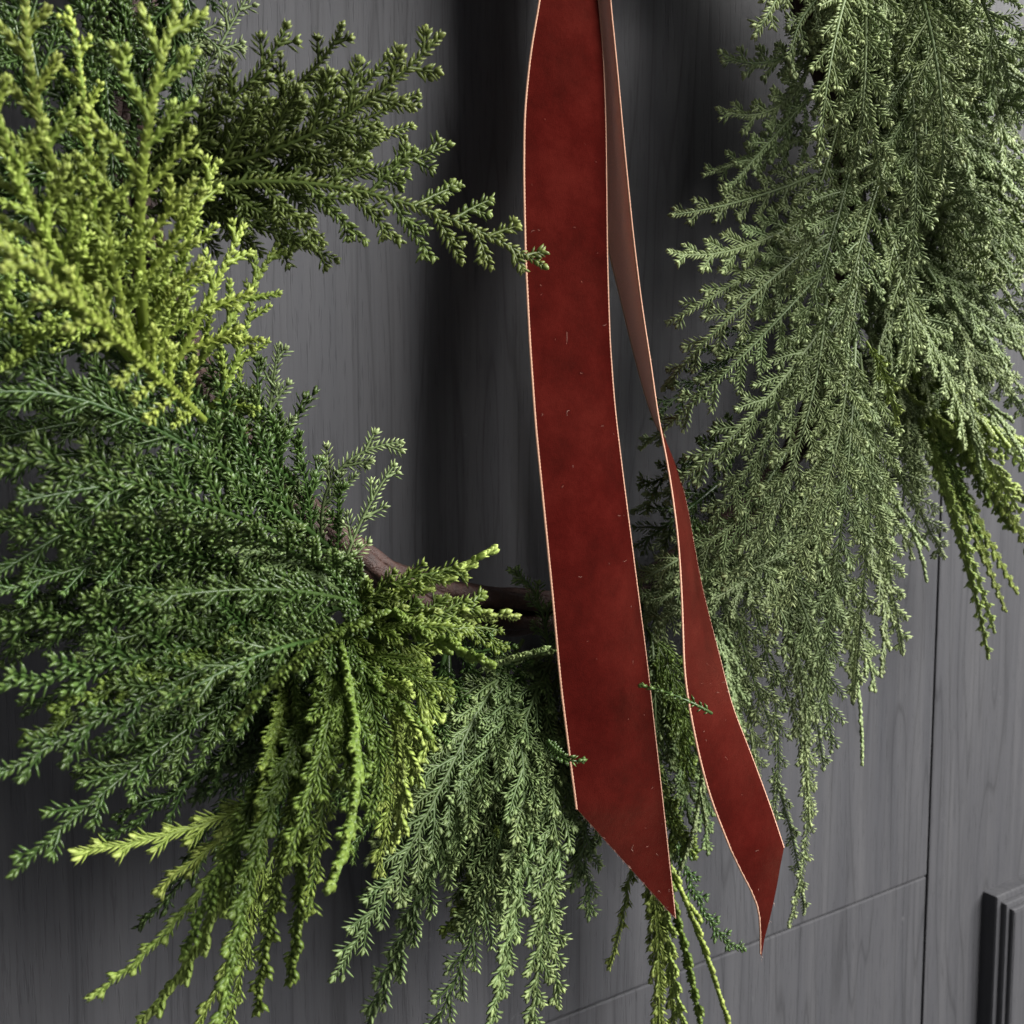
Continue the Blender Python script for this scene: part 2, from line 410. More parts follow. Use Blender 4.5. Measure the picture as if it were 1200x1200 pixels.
def make_sprig(name, kind, A, Mi, B, W, parent, org, nrm, fine=True, split=False, t0=0.06, lvl3=True):
    """stem (the sprig object) with foliage and branchlets as children; org = parent's world location"""
    K = KIND[kind]; mat = MAT[kind]
    base = np.array(A)
    P = curve3(A, Mi, B, 26)
    seg = np.linalg.norm(np.diff(P, axis=0), axis=1); s = np.concatenate(([0], np.cumsum(seg))); L = s[-1]
    T, S, Nn = frames(P, nrm)
    val = float(np.clip(0.5+rng.normal(0, 0.15), .15, .85)); lsc = float(rng.uniform(.88, 1.12))
    gs = Geo(); tube(gs, P, K['r0']*min(1.0, 0.45+W/0.03*0.5), 0.0004, S, Nn, 6, (val*0.55, 0.05, 0))
    so = link(name, gs.mesh(name, mat, base), parent, base-org)
    gf = Geo()
    leafy(gf, P, nrm, K, K['tip'], fine, skip=0.04, scale=lsc, val0=val)
    n2 = max(2, int(L*(1-t0)/K['sp2'])); side = 1 if rng.random() < .5 else -1
    brs = []
    if W > 0.0025:
        for i in range(n2):
            t = t0+(1-t0-0.03)*(i+0.5+rng.uniform(-.12, .12))/n2
            side = -side
            prof_ = min(1.0, 0.55+t/0.15*0.45)*(1-t)**0.75
            ln = W*prof_*rng.uniform(0.85, 1.12)*1.12 + 0.003
            u = t*L
            p = np.array([np.interp(u, s, P[:, k]) for k in range(3)])
            idx = min(25, int(t*25)); Tt, Ss, Nt = T[idx], S[idx], Nn[idx]
            a = math.radians(K['a2']+rng.normal(0, 4)); tw = math.radians(rng.normal(0, 8))
            rad = side*Ss*math.cos(tw)+Nt*math.sin(tw)
            d = Tt*math.cos(a)+rad*math.sin(a)
            Q = twig(p, d, ln, Tt*K['fwd'], K['g'], 9)
            own = split and ln > 0.0155 and NBR[0] < 300
            g = Geo() if own else gf
            NBR[0] += own
            n2_ = unit(np.cross(unit(d), np.cross(Nt, unit(d)))+rng.normal(0, .07, 3))
            T2, S2, N2 = frames(Q, n2_)
            tube(g, Q, K['r2'], 0.0003, S2, N2, 4, (val*0.7, 0.1, 0))
            v2 = float(np.clip(val+rng.normal(0, .07), .1, .9))
            tb = K['tip']*(0.25+1.1*t)
            leafy(g, Q, n2_, K, tb, fine, skip=0.05, scale=lsc, val0=v2)
            if lvl3 and ln > 0.010:
                n3 = int(ln*0.85/K['sp3']); sd = 1 if rng.random() < .5 else -1
                for j in range(n3):
                    t3 = 0.12+0.80*(j+0.5+rng.uniform(-.2, .2))/n3; sd = -sd
                    l3 = min(K['w3'], ln*0.5)*(1-t3)**0.5*rng.uniform(.7, 1.15)
                    if l3 < 0.0022: continue
                    k3 = min(8, int(t3*8))
                    a3 = math.radians(K['a3']+rng.normal(0, 6)); tw3 = math.radians(rng.normal(0, 8))
                    d3 = T2[k3]*math.cos(a3)+(sd*S2[k3]*math.cos(tw3)+N2[k3]*math.sin(tw3))*math.sin(a3)
                    q0 = Q[0]+0*Q[0]
                    f3 = t3*8-k3; q0 = Q[k3]*(1-f3)+Q[min(8, k3+1)]*f3
                    R = twig(q0, d3, l3, T2[k3]*K['fwd'], K['g']*0.5, 5)
                    T4, S4, N4 = frames(R, n2_)
                    tube(g, R, K['r2']*0.7, 0.00025, S4, N4, 3, (val*0.9, 0.3, 0))
                    leafy(g, R, n2_, K, tb, fine, scale=lsc, val0=v2)
            if g is not gf: brs.append((g, p))
    link('foliage', gf.mesh('foliage', mat, base), so, (0, 0, 0), 'stuff')
    for g, p in brs:
        link('branchlet', g.mesh('branchlet', mat, p), so, p-base, 'stuff')
    return so

# ------------------------------------------------------------------ the wreath
RC = np.array([0.012, -0.034, 0.165]); RR = 0.214
wreath = link('wreath', None, None, RC)
wreath.empty_display_size = 0.05
wreath['label'] = 'evergreen cedar and cypress wreath on a brown vine ring hung on the charcoal door'
wreath['category'] = 'wreath'

for k in range(7):      # the vine ring: separate canes wound round each other
    n = 160; th = np.linspace(0, 2*math.pi, n, endpoint=False)
    w = 3+k % 3; ph = k*2*math.pi/7
    mr = 0.0060+0.0012*math.sin(k*2.1)
    rr = RR+mr*np.cos(w*th+ph)+0.0015*np.sin(7*th+k); yy = mr*np.sin(w*th+ph)+0.001*np.cos(9*th+2*k)
    P = np.stack([rr*np.cos(th), yy, rr*np.sin(th)], 1)
    r = 0.0036+0.0008*np.sin(11*th+k)+0.0005*np.sin(37*th+2*k)+0.0007*(k % 2)
    Tn = np.roll(P, -1, 0)-np.roll(P, 1, 0); Tn /= np.linalg.norm(Tn, axis=1)[:, None]
    Yv = np.array([0, 1.0, 0]); S_ = np.cross(Tn, Yv); S_ /= np.linalg.norm(S_, axis=1)[:, None]; N_ = np.cross(Tn, S_)
    a = np.arange(8)*math.pi/4
    V = (P[:, None]+r[:, None, None]*(np.cos(a)[None, :, None]*S_[:, None]+np.sin(a)[None, :, None]*N_[:, None])).reshape(-1, 3)
    i, j = np.meshgrid(np.arange(n), np.arange(8), indexing='ij'); i, j = i.ravel(), j.ravel()
    q = np.stack([i*8+j, i*8+(j+1) % 8, ((i+1) % n)*8+(j+1) % 8, ((i+1) % n)*8+j], 1)
    link('vine', mesh_np('vine', V, [q], VINE), wreath)

TOCAM = lambda p: unit(CAM-p)
# kind, base, middle, tip (picture position of the real point and its distance from the door in m), half-width, name, flags (b: branchlets kept apart)
SPR = [
 # golden sprays, upper left, nearest to the viewer
 ('G', (238,488,.10), (105,374,.175), (-60,245,.21), 60, 'b'),
 ('G', (170,420,.10), (168,200,.145), (218,-20,.16), 112, 'b'),
 ('G', (90,400,.11), (22,205,.145), (-30,60,.16), 88, 'b'),
 ('G', (120,400,.10), (48,150,.13), (35,-30,.14), 72, 'b'),
 ('G', (140,380,.09), (98,150,.12), (80,10,.12), 45, ''),
 ('G', (185,420,.09), (200,330,.11), (228,205,.12), 48, 'b'),
 ('G', (200,440,.09), (245,370,.10), (285,265,.10), 45, 'b'),
 ('G', (225,455,.08), (268,390,.09), (324,288,.09), 40, 'b'),
 ('G', (240,490,.07), (262,430,.08), (300,335,.08), 32, ''),
 ('G', (125,430,.09), (112,350,.11), (90,250,.125), 72, 'b'),
 ('G', (255,525,.05), (276,460,.06), (272,390,.06), 26, ''),
 ('G', (150,430,.10), (70,300,.135), (-10,150,.15), 80, ''),
 ('G', (170,430,.10), (130,300,.13), (120,150,.14), 70, ''),
 ('G', (190,440,.09), (215,300,.115), (255,190,.125), 50, ''),
 ('G', (60,440,.10), (20,380,.13), (-30,300,.15), 60, ''),
 ('G', (160,440,.08), (175,380,.09), (190,300,.10), 40, ''),
 ('D', (200,210,.06), (165,100,.06), (140,-30,.07), 70, ''),
 ('D', (130,190,.06), (110,90,.07), (100,-30,.07), 60, ''),
 ('S', (215,160,.05), (240,80,.05), (290,-5,.055), 45, ''),
 ('S', (190,90,.05), (225,40,.05), (265,70,.055), 30, ''),
 ('D', (60,180,.06), (40,90,.07), (20,-20,.07), 60, ''),
 # olive sprays reaching right over the ring's opening
 ('O', (150,225,.06), (360,155,.10), (515,42,.125), 80, 'b'),
 ('O', (160,210,.06), (285,115,.09), (335,30,.105), 58, ''),
 ('O', (160,215,.06), (325,120,.09), (400,30,.11), 58, ''),
 ('O', (160,220,.06), (345,150,.09), (455,65,.11), 58, ''),
 ('O', (160,238,.07), (410,236,.105), (638,312,.125), 100, 'b'),
 ('O', (180,230,.06), (370,195,.085), (482,148,.095), 34, ''),
 ('O', (170,240,.06), (300,262,.08), (395,305,.09), 50, ''),
 ('O', (160,230,.06), (370,205,.09), (525,170,.105), 52, ''),
 ('O', (160,235,.06), (280,252,.07), (345,285,.08), 50, ''),
 ('O', (160,215,.06), (330,165,.08), (490,110,.10), 62, ''),
 ('O', (160,210,.055), (270,150,.07), (370,90,.08), 60, ''),
 # deep green fan, left
 ('D', (370,650,.05), (190,580,.10), (-30,525,.13), 80, 'b'),
 ('D', (375,640,.05), (230,520,.09), (-20,400,.11), 80, 'b'),
 ('D', (350,600,.04), (260,500,.08), (90,390,.10), 70, 'b'),
 ('D', (370,670,.05), (190,635,.09), (-30,600,.12), 55, ''),
 ('D', (375,690,.05), (200,690,.08), (75,655,.09), 45, ''),
 ('D', (380,700,.05), (200,708,.09), (-30,735,.12), 55, 'b'),
 ('D', (385,715,.06), (200,755,.10), (-30,810,.13), 70, 'b'),
 ('D', (390,730,.06), (220,800,.10), (-20,920,.13), 72, 'b'),
 ('D', (390,740,.06), (230,850,.10), (15,1025,.12), 70, 'b'),
 ('D', (390,750,.05), (290,860,.08), (120,990,.085), 55, ''),
 ('D', (380,770,.04), (290,920,.06), (165,1085,.06), 45, ''),
 ('D', (370,620,.06), (150,490,.10), (-30,465,.12), 60, ''),
 ('D', (330,560,.05), (200,440,.07), (40,330,.08), 60, ''),
 ('D', (350,800,.05), (240,870,.09), (90,900,.10), 50, ''),
 ('D', (360,780,.05), (280,900,.07), (220,1010,.07), 45, ''),
 ('D', (340,560,.05), (300,480,.06), (200,400,.07), 45, ''),
 ('K', (370,740,.06), (220,790,.10), (60,830,.11), 55, ''),
 ('D', (370,720,.05), (230,730,.085), (90,770,.10), 55, ''),
 ('D', (380,750,.05), (260,800,.085), (110,870,.10), 55, ''),
 ('K', (350,720,.06), (200,770,.09), (30,870,.11), 50, ''),
 ('D', (455,722,.06), (330,690,.115), (165,705,.135), 60, ''),
 ('D', (430,690,.06), (300,640,.11), (120,605,.13), 58, ''),
 ('K', (445,715,.08), (360,760,.13), (275,850,.145), 42, ''),
 ('D', (440,730,.07), (330,770,.125), (190,830,.14), 55, ''),
 ('D', (310,560,.05), (180,560,.10), (20,590,.12), 50, ''),
 # light little tips over the opening
 ('S', (316,540,.05), (320,470,.06), (326,405,.065), 34, 'b'),
 ('S', (378,625,.05), (405,560,.06), (470,518,.07), 36, 'b'),
 ('S', (390,700,.06), (420,625,.07), (462,545,.075), 34, ''),
 ('B', (375,705,.085), (330,655,.095), (268,645,.10), 42, 'b'),
 ('D', (352,630,.05), (360,580,.06), (378,540,.06), 20, ''),
 # lime and moss sprays, lower middle
 ('L', (400,705,.07), (490,680,.09), (578,643,.10), 34, 'b'),
 ('L', (410,712,.08), (500,708,.10), (605,722,.10), 32, ''),
 ('K', (415,722,.08), (500,738,.11), (575,778,.13), 40, 'b'),
 ('K', (395,730,.08), (470,700,.10), (545,672,.11), 34, ''),
 ('K', (395,735,.09), (422,880,.14), (385,1040,.17), 36, 'b'),
 ('K', (385,740,.09), (372,880,.13), (335,1010,.15), 34, ''),
 ('K', (400,735,.09), (450,850,.12), (430,960,.14), 34, ''),
 ('L', (430,740,.08), (470,820,.10), (488,915,.10), 42, 'b'),
 ('L', (430,760,.08), (447,900,.10), (440,1025,.10), 42, 'b'),
 ('L', (450,735,.08), (485,780,.09), (500,840,.09), 36, ''),
 ('K', (375,800,.09), (310,960,.12), (255,1225,.13), 30, 'b'),
 ('K', (370,820,.09), (330,1000,.12), (300,1185,.125), 26, ''),
 ('K', (365,810,.09), (350,990,.12), (338,1150,.125), 26, ''),
 ('K', (350,780,.08), (330,880,.11), (300,1000,.12), 34, ''),
 ('L', (320,920,.09), (230,972,.10), (88,998,.10), 26, 'b'),
 ('L', (300,950,.09), (235,1005,.10), (183,1045,.10), 22, ''),
 ('L', (290,960,.09), (205,1080,.10), (106,1168,.10), 12, ''),
 ('L', (300,970,.09), (235,1100,.10), (148,1215,.10), 24, 'b'),
 ('L', (310,975,.09), (265,1100,.10), (215,1225,.10), 24, ''),
 ('L', (320,980,.09), (295,1100,.10), (262,1225,.10), 22, ''),
 ('K', (390,735,.08), (480,715,.10), (565,700,.105), 40, 'b'),
 ('K', (395,740,.08), (480,745,.11), (550,740,.12), 42, 'b'),
 ('K', (400,745,.08), (480,780,.11), (530,810,.12), 42, ''),
 ('K', (400,750,.08), (460,800,.11), (500,860,.12), 40, ''),
 ('K', (390,745,.08), (400,820,.12), (410,920,.14), 38, ''),
 ('L', (440,750,.08), (480,850,.09), (470,960,.09), 40, ''),
 ('K', (420,730,.07), (450,700,.08), (480,670,.085), 30, ''),
 ('K', (480,745,.05), (530,740,.065), (590,760,.07), 34, ''),
 ('D', (480,760,.045), (540,760,.055), (620,790,.06), 40, ''),
 ('K', (380,800,.08), (290,960,.11), (215,1120,.115), 30, ''),
 ('K', (360,800,.08), (300,930,.11), (270,1060,.115), 32, ''),
 ('L', (435,745,.09), (465,850,.115), (465,985,.115), 40, ''),
 ('L', (440,740,.09), (490,810,.105), (495,890,.105), 38, ''),
 ('K', (410,750,.09), (420,900,.13), (400,1000,.15), 36, ''),
 ('K', (400,760,.09), (390,920,.12), (360,1070,.135), 34, ''),
 # sage fan hanging at the bottom
 ('B', (600,770,.05), (505,960,.08), (390,1147,.09), 60, 'b'),
 ('B', (610,790,.05), (540,980,.08), (425,1215,.09), 56, 'b'),
 ('B', (620,800,.06), (570,1000,.08), (500,1225,.08), 48, ''),
 ('B', (640,820,.06), (610,1000,.085), (570,1215,.08), 40, 'b'),
 ('B', (655,830,.06), (645,1000,.085), (622,1225,.08), 36, 'b'),
 ('B', (660,850,.06), (668,960,.08), (655,1180,.08), 30, ''),
 ('B', (650,870,.05), (685,980,.06), (690,1075,.06), 30, ''),
 ('B', (600,760,.05), (520,880,.07), (430,1010,.07), 50, ''),
 ('D', (540,760,.04), (505,850,.06), (480,950,.06), 45, ''),
 ('D', (560,780,.04), (530,870,.06), (505,960,.06), 45, ''),
 ('D', (520,770,.03), (490,900,.05), (430,1060,.05), 50, ''),
 ('B', (668,738,.06), (620,755,.07), (571,780,.075), 46, 'b'),
 ('B', (655,770,.05), (632,710,.05), (598,668,.05), 28, ''),
 ('B', (645,760,.05), (615,830,.07), (595,910,.07), 40, ''),
 ('D', (640,780,.04), (600,900,.05), (560,1010,.05), 50, ''),
 ('B', (720,740,.03), (720,850,.045), (690,1000,.045), 50, ''),
 ('B', (760,740,.03), (770,880,.045), (755,1020,.045), 50, ''),
 ('B', (800,720,.03), (805,860,.045), (830,1000,.045), 45, ''),
 ('D', (730,700,.03), (760,800,.045), (800,900,.045), 50, ''),
 ('L', (742,1000,.04), (730,1070,.04), (714,1134,.04), 6, ''),
 ('L', (760,960,.045), (776,1080,.05), (792,1225,.05), 22, 'b'),
 ('L', (775,970,.045), (805,1080,.05), (860,1220,.05), 22, ''),
 ('L', (765,970,.05), (785,1090,.055), (805,1225,.055), 24, ''),
 ('K', (770,960,.045), (790,1080,.05), (825,1225,.05), 22, ''),
 ('L', (762,960,.05), (770,1080,.055), (775,1225,.055), 20, ''),
 ('S', (905,900,.05), (930,990,.052), (942,1070,.05), 9, ''),
 ('L', (755,980,.045), (768,1100,.05), (770,1225,.05), 18, ''),
 ('D', (790,900,.04), (815,1050,.045), (872,1113,.045), 24, ''),
 ('D', (834,836,.117), (793,816,.113), (752,803,.098), 4, ''),
 ('D', (640,870,.085), (660,888,.115), (684,891,.118), 3, ''),
 ('S', (860,620,.05), (790,660,.06), (720,690,.06), 40, ''),
 ('S', (920,520,.07), (860,590,.075), (800,640,.06), 36, ''),
 ('S', (930,540,.07), (870,620,.075), (820,700,.06), 36, ''),
 ('S', (870,660,.05), (800,700,.06), (740,760,.06), 40, ''),
 ('S', (800,660,.045), (760,720,.055), (730,800,.055), 38, ''),
 ('B', (620,760,.05), (560,900,.075), (470,1060,.08), 50, ''),
 ('B', (630,790,.05), (600,930,.075), (540,1090,.08), 46, ''),
 ('B', (640,780,.05), (625,900,.07), (600,1060,.075), 42, ''),
 # sage mass on the right
 ('S', (945,-50,.08), (912,0,.10), (885,42,.10), 28, 'b'),
 ('S', (1000,-60,.09), (1010,80,.12), (1035,228,.12), 60, 'b'),
 ('S', (1050,-60,.10), (1065,130,.13), (1062,348,.13), 66, 'b'),
 ('S', (1090,-60,.10), (1155,60,.12), (1178,220,.11), 48, 'b'),
 ('S', (1040,-60,.10), (1100,80,.12), (1140,205,.12), 55, 'b'),
 ('S', (980,-40,.09), (970,60,.11), (985,165,.11), 48, ''),
 ('S', (1080,-60,.09), (1120,20,.12), (1170,110,.11), 50, ''),
 ('S', (1010,-60,.08), (960,0,.10), (930,90,.10), 45, ''),
 ('S', (1040,-80,.10), (1035,60,.135), (1000,200,.135), 55, ''),
 ('S', (1080,-80,.10), (1090,70,.14), (1100,230,.135), 58, ''),
 ('S', (1020,-70,.10), (985,50,.13), (960,190,.125), 52, ''),
 ('S', (1120,-60,.10), (1160,30,.13), (1195,150,.115), 48, ''),
 ('S', (1060,40,.10), (1080,180,.13), (1050,330,.125), 48, ''),
 ('S', (1060,150,.09), (1020,280,.12), (985,400,.115), 50, ''),
 ('S', (965,20,.05), (900,80,.06), (845,62,.06), 32, ''),
 ('S', (960,70,.05), (900,115,.06), (842,128,.06), 34, ''),
 ('S', (960,100,.05), (895,180,.06), (850,225,.06), 36, ''),
 ('S', (960,150,.04), (880,190,.05), (825,205,.05), 34, ''),
 ('S', (960,200,.05), (880,240,.06), (788,252,.06), 40, ''),
 ('S', (965,230,.06), (880,275,.07), (784,295,.07), 40, 'b'),
 ('S', (970,250,.06), (870,325,.07), (783,378,.055), 44, 'b'),
 ('S', (980,280,.07), (865,360,.08), (778,455,.05), 46, 'b'),
 ('S', (990,300,.07), (875,420,.085), (750,525,.045), 50, 'b'),
 ('S', (1000,320,.08), (885,470,.09), (742,600,.045), 52, 'b'),
 ('S', (1000,340,.08), (905,500,.085), (805,650,.055), 50, 'b'),
 ('S', (985,100,.07), (950,210,.085), (925,340,.085), 50, ''),
 ('S', (1000,170,.08), (965,280,.10), (935,400,.10), 48, ''),
 ('S', (1020,230,.08), (1000,330,.10), (985,430,.10), 46, ''),
 ('S', (1040,260,.08), (1050,360,.10), (1060,450,.095), 42, ''),
 ('S', (1000,360,.09), (935,520,.11), (850,690,.10), 48, 'b'),
 ('S', (1010,380,.09), (965,560,.11), (900,745,.10), 48, 'b'),
 ('S', (1010,400,.09), (995,580,.11), (960,810,.09), 46, 'b'),
 ('S', (1015,410,.09), (1020,590,.105), (1000,820,.08), 42, 'b'),
 ('S', (1022,420,.08), (1038,580,.085), (1058,765,.065), 34, 'b'),
 ('S', (940,600,.06), (985,750,.065), (1010,895,.06), 28, ''),
 ('S', (900,620,.06), (930,790,.065), (950,965,.06), 28, ''),
 ('S', (880,640,.06), (900,800,.065), (905,970,.06), 28, ''),
 ('S', (900,760,.05), (945,920,.055), (925,1085,.05), 13, ''),
 ('S', (860,680,.05), (872,800,.06), (880,900,.055), 30, ''),
 ('S', (820,620,.05), (832,740,.06), (855,870,.055), 34, ''),
 ('S', (790,580,.04), (785,690,.05), (775,800,.05), 36, ''),
 ('S', (930,640,.06), (945,780,.065), (965,900,.06), 28, ''),
 ('D', (860,560,.05), (800,600,.06), (745,640,.055), 36, ''),
 ('D', (900,380,.045), (840,440,.05), (765,490,.05), 36, ''),
 ('D', (890,480,.05), (830,540,.06), (750,570,.06), 36, ''),
 ('O', (1105,335,.07), (1150,290,.075), (1215,232,.07), 22, ''),
 ('O', (1110,375,.07), (1160,335,.075), (1215,298,.07), 22, ''),
 ('L', (1100,340,.06), (1125,305,.065), (1142,268,.06), 26, ''),
 ('L', (1090,370,.06), (1120,340,.065), (1150,320,.06), 22, ''),
 ('S', (1060,350,.09), (1100,430,.10), (1130,525,.10), 40, 'b'),
 ('S', (1095,330,.08), (1150,400,.085), (1205,490,.07), 36, ''),
 ('S', (1075,320,.08), (1100,400,.09), (1090,480,.09), 34, ''),
 ('S', (1100,350,.08), (1160,380,.085), (1215,390,.07), 32, ''),
 ('L', (1045,440,.06), (1110,580,.06), (1158,770,.05), 9, 'b'),
 ('L', (1060,440,.06), (1120,560,.06), (1192,695,.05), 16, 'b'),
 ('L', (1080,445,.07), (1150,550,.07), (1210,650,.06), 22, 'b'),
 ('L', (1060,460,.06), (1130,600,.06), (1178,715,.05), 12, ''),
 ('L', (1075,440,.07), (1140,530,.07), (1210,590,.06), 24, ''),
 ('L', (1055,450,.055), (1100,560,.055), (1140,690,.05), 8, ''),
 ('K', (1050,430,.06), (1105,530,.065), (1150,650,.055), 18, ''),
 ('K', (1060,420,.065), (1120,520,.07), (1185,620,.06), 20, ''),
 ('L', (1050,440,.06), (1115,590,.06), (1165,740,.05), 10, ''),
 ('L', (1070,430,.07), (1145,500,.07), (1212,560,.06), 26, ''),
 ('L', (1065,450,.06), (1125,560,.06), (1160,670,.05), 14, ''),
 ('L', (1090,420,.075), (1150,470,.08), (1215,520,.07), 34, ''),
 ('L', (1085,430,.075), (1140,510,.08), (1195,600,.07), 32, ''),
 ('K', (1075,420,.07), (1120,500,.075), (1160,590,.065), 30, ''),
 ('O', (985,540,.045), (1030,552,.05), (1072,573,.05), 14, ''),
 ('L', (1015,400,.105), (1038,445,.115), (1052,495,.115), 14, ''),
]
SNAME = {'G': 'cypress_sprig', 'O': 'cypress_sprig', 'D': 'cedar_sprig', 'S': 'juniper_sprig', 'B': 'juniper_sprig', 'L': 'arborvitae_sprig', 'K': 'arborvitae_sprig'}
BROAD = {'G': 1.25, 'O': 1.1, 'D': 1.45, 'S': 1.2, 'B': 1.25, 'L': 1.1, 'K': 1.1}
for kind, a, b_, c, w, fl in SPR:
    if w > 20:                                               # nature's irregularity
        jx = rng.normal(0, 1, 4)
        a = (a[0]+jx[0]*14, a[1]+jx[1]*12, a[2]); b_ = (b_[0]+jx[2]*9, b_[1]+jx[3]*9, b_[2])
        w *= rng.uniform(.85, 1.2)
    A, Mi, B = at(*a), at(*b_), at(*c)
    Z = float(np.dot(Mi-CAM, FWD)); W = w*Z/1200*(BROAD[kind] if w > 30 else 1.0)
    nrm = unit(0.6*TOCAM(Mi)+0.4*np.array([0, -1.0, 0])+rng.normal(0, KIND[kind]['nj'], 3))
    T_ = unit(B-A); nrm = unit(nrm-T_*np.dot(nrm, T_))
    make_sprig(SNAME[kind], kind, A, Mi, B, W, wreath, RC, nrm, fine=('b' in fl), split=('b' in fl))

# filler sprigs deep in the ring, and extra ones added to shade the door: a few masters, copied with shared meshes
def copy_tree(o, parent):
    c = o.copy(); COL.objects.link(c); c.parent = parent
    for ch in [x for x in bpy.data.objects if x.parent == o]:
        copy_tree(ch, c)
    return c
masters = {}
for kind in 'DSKB':
    masters[kind] = []
    for q in range(3):
        A = np.zeros(3); B = np.array([0.115, 0, 0.0]); Mi = np.array([0.055, -0.012, 0.006*(q-1)])
        m_ = make_sprig(SNAME[kind], kind, A, Mi, B, 0.026, wreath, np.zeros(3), np.array([0, -1.0, 0.0]), fine=False)
        masters[kind].append(m_)
used = set()
NF = 210; NX = 215
for i in range(NF+NX):
    lay = i % 3                                              # 0 hugs the ring, 1 lies outward, 2 stands off the door
    deg = (i/NF)*360*3 % 360 + rng.normal(0, 3); ph = math.radians(deg)
    bare = 188 < deg < 285                                   # here the canes show
    px_ = math.cos(ph); pz_ = math.sin(ph)
    rad = np.array([px_, 0, pz_]); tan = np.array([-pz_, 0, px_])
    left = px_ < -0.25; right = px_ > 0.25
    if i < NF and lay == 2 and (deg > 290 or deg < 25): lay = 1
    if left: flow = np.array([-0.8, 0, -0.1])
    elif right: flow = np.array([0.10, 0, -0.9])
    else: flow = np.array([-0.15, 0, -0.9 if pz_ < 0 else 0.6])
    if lay == 0 and not bare:
        d = unit(tan*(1 if rng.random() < .5 else -1)+rad*rng.uniform(-.35, .35)+np.array([0, -rng.uniform(0, .12), 0]))
        p = np.array([RR*px_, -0.016-0.012*rng.random(), RR*pz_])+rad*rng.uniform(-.012, .02)-d*0.05
    else:
        out = rng.uniform(.05, .25) if lay < 2 else rng.uniform(.25, .6)
        if 250 < deg < 362: out = min(out, .22)
        rr_ = rng.uniform(-.3, 1.0) if right else rng.uniform(.3, 1.0)
        d = unit(0.7*rad*rr_+flow+rng.normal(0, .25, 3)*np.array([1, 0, 1])+np.array([0, -out, 0]))
        p = np.array([RR*px_, -0.006-0.012*rng.random(), RR*pz_])+rad*(rng.uniform(.012, .04) if bare else rng.uniform(-.012, .03))
    if i >= NF:                                              # extra sprigs, upper right and top, mostly out of view, added to shadow the door
        deg = -15+(i-NF)/NX*145; ph = math.radians(deg); rad = np.array([math.cos(ph), 0, math.sin(ph)])
        left, right = False, True
        d = unit(rad*rng.uniform(.0, .9)+np.array([0, -rng.uniform(.35, .95), -rng.uniform(.1, .8)])+rng.normal(0, .2, 3))
        if deg < 40: d = unit(d*np.array([1, .45, 1]))
        if i % 4 == 0 and deg > 22:  # stood straight out and leaned inward to block the lamp
            d = unit(rad*rng.uniform(-.7, -.05)+np.array([0, -1.0, -rng.uniform(0, .35)])+rng.normal(0, .12, 3))
        p = rad*(RR+rng.uniform(.0, .04 if deg < 45 else .11))+np.array([0, (-0.02-0.03*rng.random())*(.25 if deg < 45 else 1.0), 0])
    if i >= NF+NX-45:                                        # low outer sprigs, added to block light leaking onto the door
        deg = 12+(i-NF-NX+45)/45*75; ph = math.radians(deg); rad = np.array([math.cos(ph), 0, math.sin(ph)]); tan = np.array([-math.sin(ph), 0, math.cos(ph)])
        d = unit(rad*rng.uniform(-.3, .8)+tan*rng.uniform(-1.2, .4)+np.array([0, -rng.uniform(.05, .4), 0]))
        p = rad*(RR+rng.uniform(.0, .09))+np.array([0, 0.012-0.03*rng.random(), 0])
    kind = 'D' if left else ('S' if right else ('B' if rng.random() < .7 else 'K'))
    mi = int(rng.integers(3)); m_ = masters[kind][mi]
    o = m_ if (kind, mi) not in used else copy_tree(m_, wreath)
    used.add((kind, mi))
    z = np.array([0, -1.0, 0])+rng.normal(0, .35, 3); y = unit(np.cross(z, d)); zz = np.cross(d, y)
    # a master lies along +x with its flat side towards -y
    Rm = Matrix(((d[0], -zz[0], y[0], 0), (d[1], -zz[1], y[1], 0), (d[2], -zz[2], y[2], 0), (0, 0, 0, 1)))
    o.matrix_local = Matrix.Translation(Vector(p)) @ Rm @ Matrix.Scale(float(rng.uniform(.8, 1.1)), 4)

# ------------------------------------------------------------------ the velvet ribbon
def resample(pts, n):
    p = np.array(pts, float)
    s = np.concatenate(([0], np.cumsum(np.linalg.norm(np.diff(p, axis=0), axis=1)))); s /= s[-1]
    # Catmull-like smoothing through cubic interpolation of dense linear resample
    u = np.linspace(0, 1, n)
    q = np.stack([np.interp(u, s, p[:, i]) for i in range(2)], 1)
    for _ in range(6):
        q[1:-1] = 0.25*q[:-2]+0.5*q[1:-1]+0.25*q[2:]
    return q
WID = 0.0375
def solve_row(l, r, dm, sign):
    lo, hi = 0.0, 0.03
    f = lambda e: np.linalg.norm(at(l[0], l[1], dm+sign*e)-at(r[0], r[1], dm-sign*e))
    if f(0) >= WID: return 0.0
    es = np.linspace(0, .03, 61); v = [f(e) for e in es]
    for k in range(60):
        if v[k] < WID <= v[k+1]: return es[k]+(es[k+1]-es[k])*(WID-v[k])/(v[k+1]-v[k])
    return 0.02

ribbon = link('ribbon', None, None, at(670, 0, .09)); RO = np.array(ribbon.location)
ribbon.empty_display_size = 0.03
ribbon['label'] = 'deep red velvet ribbon with two long tails hanging through the wreath'
ribbon['category'] = 'ribbon'

